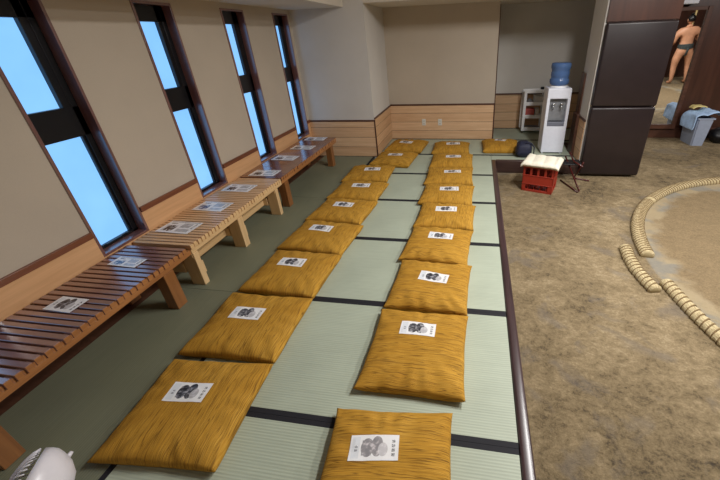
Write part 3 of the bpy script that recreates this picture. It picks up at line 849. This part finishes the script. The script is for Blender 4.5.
for v in bm.verts:
    p = v.co.copy(); f = 1+.2*noise.noise(p*1.8+Vector((4, 2, 0)))
    v.co = Vector((p.x*.21*f, p.y*.19*f, max(0, .13+p.z*.16*f)))
o = mesh_obj('dark_bundle', bm, M['black'], smooth=True); o.location = (4.55, 7.06, CL+.0005); tag(o, 'dark bundle on the clay at the right photo edge, beside the grey bin', 'bundle')

# ------------------------------------------------------------------ straw bales of the ring
RC = Vector((3.95, 2.85))
def bale(label, pts, r, nwrap, squash=.85):
    """pts: centre line on the ground; half sunk in the clay"""
    P = [Vector((x, y, CL+r*.25)) for x, y in pts]
    o0 = P[len(P)//2].copy()
    t = thing('straw_bale', label, 'straw bale', (o0.x, o0.y, CL), 0, 'straw bales marking the sumo ring')
    P = [p-Vector((o0.x, o0.y, CL)) for p in P]
    L = sum((b-a).length for a, b in zip(P, P[1:]))
    N = max(24, int(L/.006)); Q = []; acc = [0]
    for a, b in zip(P, P[1:]): acc.append(acc[-1]+(b-a).length)
    for i in range(N+1):
        s = L*i/N; k = 0
        while k < len(acc)-2 and acc[k+1] < s: k += 1
        f = (s-acc[k])/(acc[k+1]-acc[k]); Q.append(P[k].lerp(P[k+1], f))
    bm = bmesh.new(); uvl = bm.loops.layers.uv.new('UVMap'); n = 18; rings = []; fr = []
    for i, p in enumerate(Q):
        d = (Q[min(i+1, N)]-Q[max(i-1, 0)]).normalized(); s = d.cross(Vector((0, 0, 1))).normalized(); u = Vector((0, 0, 1)); fr.append((p, s, u))
        ph = (i/N*nwrap) % 1; e = min(i, N-i)/3
        rr = r*(.90+.10*abs(math.sin(PI*ph)))*(1 if e >= 1 else .8+.2*e)
        ring = []
        for k in range(n):
            a = 2*PI*k/n; q = rr*(1+.05*noise.noise((p.x*25, p.y*25, a*2)))
            ring.append(bm.verts.new(p+q*math.cos(a)*s+q*squash*math.sin(a)*u))
        rings.append(ring)
    for i in range(N):
        for k in range(n):
            f = bm.faces.new((rings[i][k], rings[i][(k+1) % n], rings[i+1][(k+1) % n], rings[i+1][k]))
            for l, (aa, kk) in zip(f.loops, ((i, k), (i, k+1), (i+1, k+1), (i+1, k))): l[uvl].uv = (aa/N*L*4, kk/n)
    bm.faces.new(rings[0]); bm.faces.new(rings[-1])
    mesh_obj('straw_body', bm, M['straw'], t, True)
    bm = bmesh.new()
    for w in range(1, nwrap):
        c = w/nwrap*N; pts = []
        for k in range(20):
            a = 2*PI*k/20; ci = max(0, min(N, c+.022*math.cos(a)/(L/N))); i0 = int(ci); i1 = min(N, i0+1); f = ci-i0
            p = fr[i0][0].lerp(fr[i1][0], f); s = fr[i0][1]; u = fr[i0][2]
            pts.append(p+r*.955*(math.cos(a)*s+squash*math.sin(a)*u))
        tube(bm, pts, .0065, 6, True)
    mesh_obj('rope_binding', bm, M['straw_rope'], t, True)
def arc(a0, a1, R=2.255, n=30, c=RC):
    return [(c.x+R*math.cos(math.radians(a0+(a1-a0)*i/n)), c.y+R*math.sin(math.radians(a0+(a1-a0)*i/n))) for i in range(n+1)]
bale('long curved straw bale of the ring, ending beside the short offset bale', arc(175.5, 141), .066, 34)
bale('curved straw bale at the far side of the ring, leaving at right', arc(140.4, 92), .066, 40)
bale('short straw bale set outside the ring line, between the two long curved bales', [(1.545, 3.17), (1.515, 2.98), (1.508, 2.78), (1.53, 2.62), (1.555, 2.50)], .060, 15)
bale('nearest straw bale of the ring, running straight toward the right photo edge', [(1.685, 2.64), (1.705, 2.42), (1.735, 2.20), (1.785, 1.97), (1.86, 1.70), (1.95, 1.45)], .056, 25)

# ------------------------------------------------------------------ wrestler seen in the mirror, and the wooden pole he leans on
def person():
    X, Y = 6.54, 1.48; S = 1.08
    t = thing('person', 'wrestler in a dark loincloth, seen from behind in the mirror', 'person', (X, Y, CL))
    # facing -Y ; +X is the raised arm side
    V = [((0, 0, .98), .165), ((0, .0, 1.12), .165), ((0, -.01, 1.28), .20), ((0, -.01, 1.42), .18), ((0, 0, 1.53), .085), ((0, -.01, 1.60), .07),   # 0-5 trunk, neck
         ((.10, .01, .90), .135), ((.17, .0, .70), .115), ((.185, -.01, .50), .082), ((.195, .02, .30), .072), ((.20, .04, .10), .043), ((.205, 0, .045), .045), ((.215, -.15, .03), .034),
         ((-.10, .01, .90), .135), ((-.17, .0, .70), .115), ((-.185, -.01, .50), .082), ((-.195, .02, .30), .072), ((-.20, .04, .10), .043), ((-.205, 0, .045), .045), ((-.215, -.15, .03), .034),
         ((.21, 0, 1.43), .105), ((.31, -.02, 1.32), .085), ((.35, -.05, 1.14), .062), ((.27, -.27, 1.33), .045), ((.25, -.33, 1.40), .032),
         ((-.21, 0, 1.43), .105), ((-.30, .0, 1.33), .085), ((-.33, -.02, 1.16), .056), ((-.27, -.20, 1.08), .04), ((-.22, -.28, 1.09), .03)]
    E = [(0, 1), (1, 2), (2, 3), (3, 4), (4, 5), (0, 6), (6, 7), (7, 8), (8, 9), (9, 10), (10, 11), (11, 12), (0, 13), (13, 14), (14, 15), (15, 16), (16, 17), (17, 18), (18, 19),
         (3, 20), (20, 21), (21, 22), (22, 23), (23, 24), (3, 25), (25, 26), (26, 27), (27, 28), (28, 29)]
    # fingers
    for wi, base, d in ((24, Vector((.25, -.33, 1.40)), Vector((-.01, -.04, .08))), (29, Vector((-.22, -.28, 1.09)), Vector((.04, -.08, 0)))):
        for k in range(5):
            off = Vector(((k-2)*.017, 0, 0)) if wi == 24 else Vector((0, 0, (k-2)*.017)); ln = (.55, .9, 1.05, .95, .75)[k]
            a = len(V); V.append((tuple(base+off+d*.45), .011)); V.append((tuple(base+off*1.4+d*(.45+.6*ln)), .008)); E += [(wi, a), (a, a+1)]
    me = bpy.data.meshes.new('body'); me.from_pydata([v for v, r in V], E, []); me.update()
    o = bpy.data.objects.new('body', me); COL.objects.link(o); o.parent = t
    md = o.modifiers.new('skin', 'SKIN'); md.use_smooth_shade = True
    for i, (v, r) in enumerate(V):
        s = me.skin_vertices[0].data[i]; s.radius = (r, r*(.82 if i < 4 else 1)); s.use_root = (i == 0)
    sb = o.modifiers.new('sub', 'SUBSURF'); sb.levels = 2; sb.render_levels = 2
    me.materials.append(M['skin'])
    # head
    bm = bmesh.new(); bmesh.ops.create_uvsphere(bm, u_segments=28, v_segments=20, radius=1)
    for v in bm.verts:
        p = v.co.copy(); x, y, z = p.x*.082, p.y*.098, p.z*.122
        if p.y < -.2:
            y -= .022*math.exp(-((p.x/.16)**2+((p.z+.12)/.22)**2))     # nose
            y -= .008*math.exp(-((p.x/.3)**2+((p.z+.5)/.08)**2))        # lips
            for e in (-1, 1): y += .012*math.exp(-(((p.x-e*.38)/.16)**2+((p.z-.1)/.12)**2))
        if p.z < -.3: x *= 1-.25*(-p.z-.3); 
        v.co = Vector((x, y, z))
    for e in (-1, 1):
        tmp = bmesh.new(); bmesh.ops.create_uvsphere(tmp, u_segments=12, v_segments=8, radius=1)
        merge(bm, tmp, Matrix.Translation((e*.082, .012, -.01)) @ Matrix.Diagonal((.012, .022, .034, 1)))
    mesh_obj('head', bm, M['skin'], t, True, (0, -.02, 1.715))
    bm = bmesh.new(); bmesh.ops.create_uvsphere(bm, u_segments=28, v_segments=18, radius=1)
    for v in bm.verts:
        p = v.co.copy(); low = -.45 if p.y > -.1 else .35
        v.co = Vector((p.x*.09, p.y*.108, max(p.z, low if p.y > -.1 else low)*.130))
    tmp = bmesh.new(); bmesh.ops.create_uvsphere(tmp, u_segments=16, v_segments=10, radius=1); merge(bm, tmp, Matrix.Translation((0, .03, .132)) @ Matrix.Diagonal((.03, .065, .026, 1)))
    mesh_obj('hair', bm, M['hair'], t, True, (0, -.005, 1.722))
    for e in (-1, 1):
        bm = bmesh.new(); bmesh.ops.create_uvsphere(bm, u_segments=10, v_segments=8, radius=.011); mesh_obj('eye', bm, M['hair'], t, True, (e*.031, -.098, 1.73))
    # loincloth: belt bands, knot and back strip
    bm = bmesh.new()
    for z, rx, ry in ((.985, .185, .158), (1.03, .187, .160), (1.07, .185, .158)):
        n = 40; a = [[bm.verts.new(((rx+dr)*math.cos(2*PI*k/n), (ry+dr)*math.sin(2*PI*k/n), z+dz)) for k in range(n)] for dr, dz in ((0, -.026), (.010, -.018), (.010, .018), (0, .026))]
        for r0, r1 in zip(a, a[1:]):
            for k in range(n): bm.faces.new((r0[k], r0[(k+1) % n], r1[(k+1) % n], r1[k]))
    box(bm, -.045, .045, .13, .185, .96, 1.10, .015, 3)
    tube(bm, [(0, .172, .99), (0, .165, .90), (0, .11, .80), (0, .0, .765), (0, -.10, .82), (0, -.155, .95)], .030, 10)
    mesh_obj('loincloth', bm, M['mawashi'], t, True)
    bm = bmesh.new(); cyl(bm, (0, 0, -.12), (.02, 0, .62), .024, .024, 16)
    o = mesh_obj('wooden_staff', bm, M['pole_wood'], smooth=True); o.location = (X+.262*S-.105, Y-.475*S, CL+1.45*S); tag(o, 'pale wooden staff held upright by the wrestler, seen in the mirror', 'staff')
    t.scale = (S, S, S); t.rotation_euler = (0, -.07, 0); t.location.z += .016
person()

# ------------------------------------------------------------------ lights
def area(name, loc, sx, sy, power, color=(1, .98, .955)):
    l = bpy.data.lights.new(name, 'AREA'); l.shape = 'RECTANGLE'; l.size = sx; l.size_y = sy; l.energy = power; l.color = color
    o = bpy.data.objects.new(name, l); COL.objects.link(o); o.location = loc; return o
area('ceiling_lamp', (1.35, 2.5, 3.06), .35, 1.3, 112)
area('ceiling_lamp', (2.9, 2.5, 3.06), .35, 1.3, 100)
area('ceiling_lamp', (5.6, 3.9, 3.06), .35, 1.3, 120)
w = bpy.data.worlds.new('World'); scn.world = w; w.use_nodes = True
w.node_tree.nodes['Background'].inputs[0].default_value = (.5, .6, .8, 1); w.node_tree.nodes['Background'].inputs[1].default_value = .3

# ------------------------------------------------------------------ camera
yaw, pit, rol = -1.74111735e-01, -4.82257977e-01, -4.34284045e-02
F, CX, CY = 339.692443, 419.491383, 212.675634
f = Vector((math.sin(yaw)*math.cos(pit), math.cos(yaw)*math.cos(pit), math.sin(pit)))
rt = f.cross(Vector((0, 0, 1))).normalized(); up = rt.cross(f)
r2 = rt*math.cos(rol)+up*math.sin(rol); u2 = -rt*math.sin(rol)+up*math.cos(rol)
cam = bpy.data.cameras.new('Camera'); co = bpy.data.objects.new('Camera', cam); COL.objects.link(co)
co.matrix_world = Matrix(((r2.x, u2.x, -f.x, 0), (r2.y, u2.y, -f.y, 0), (r2.z, u2.z, -f.z, 1.81), (0, 0, 0, 1)))
cam.sensor_fit = 'HORIZONTAL'; cam.sensor_width = 36; cam.lens = F/720*36
cam.shift_x = -(CX-360)/720; cam.shift_y = (CY-240)/720; cam.clip_start = .02
scn.camera = co
vs = scn.view_settings; vs.view_transform = 'Standard'; vs.look = 'None'; vs.gamma = 1; vs.use_curve_mapping = False; vs.exposure = 0.1
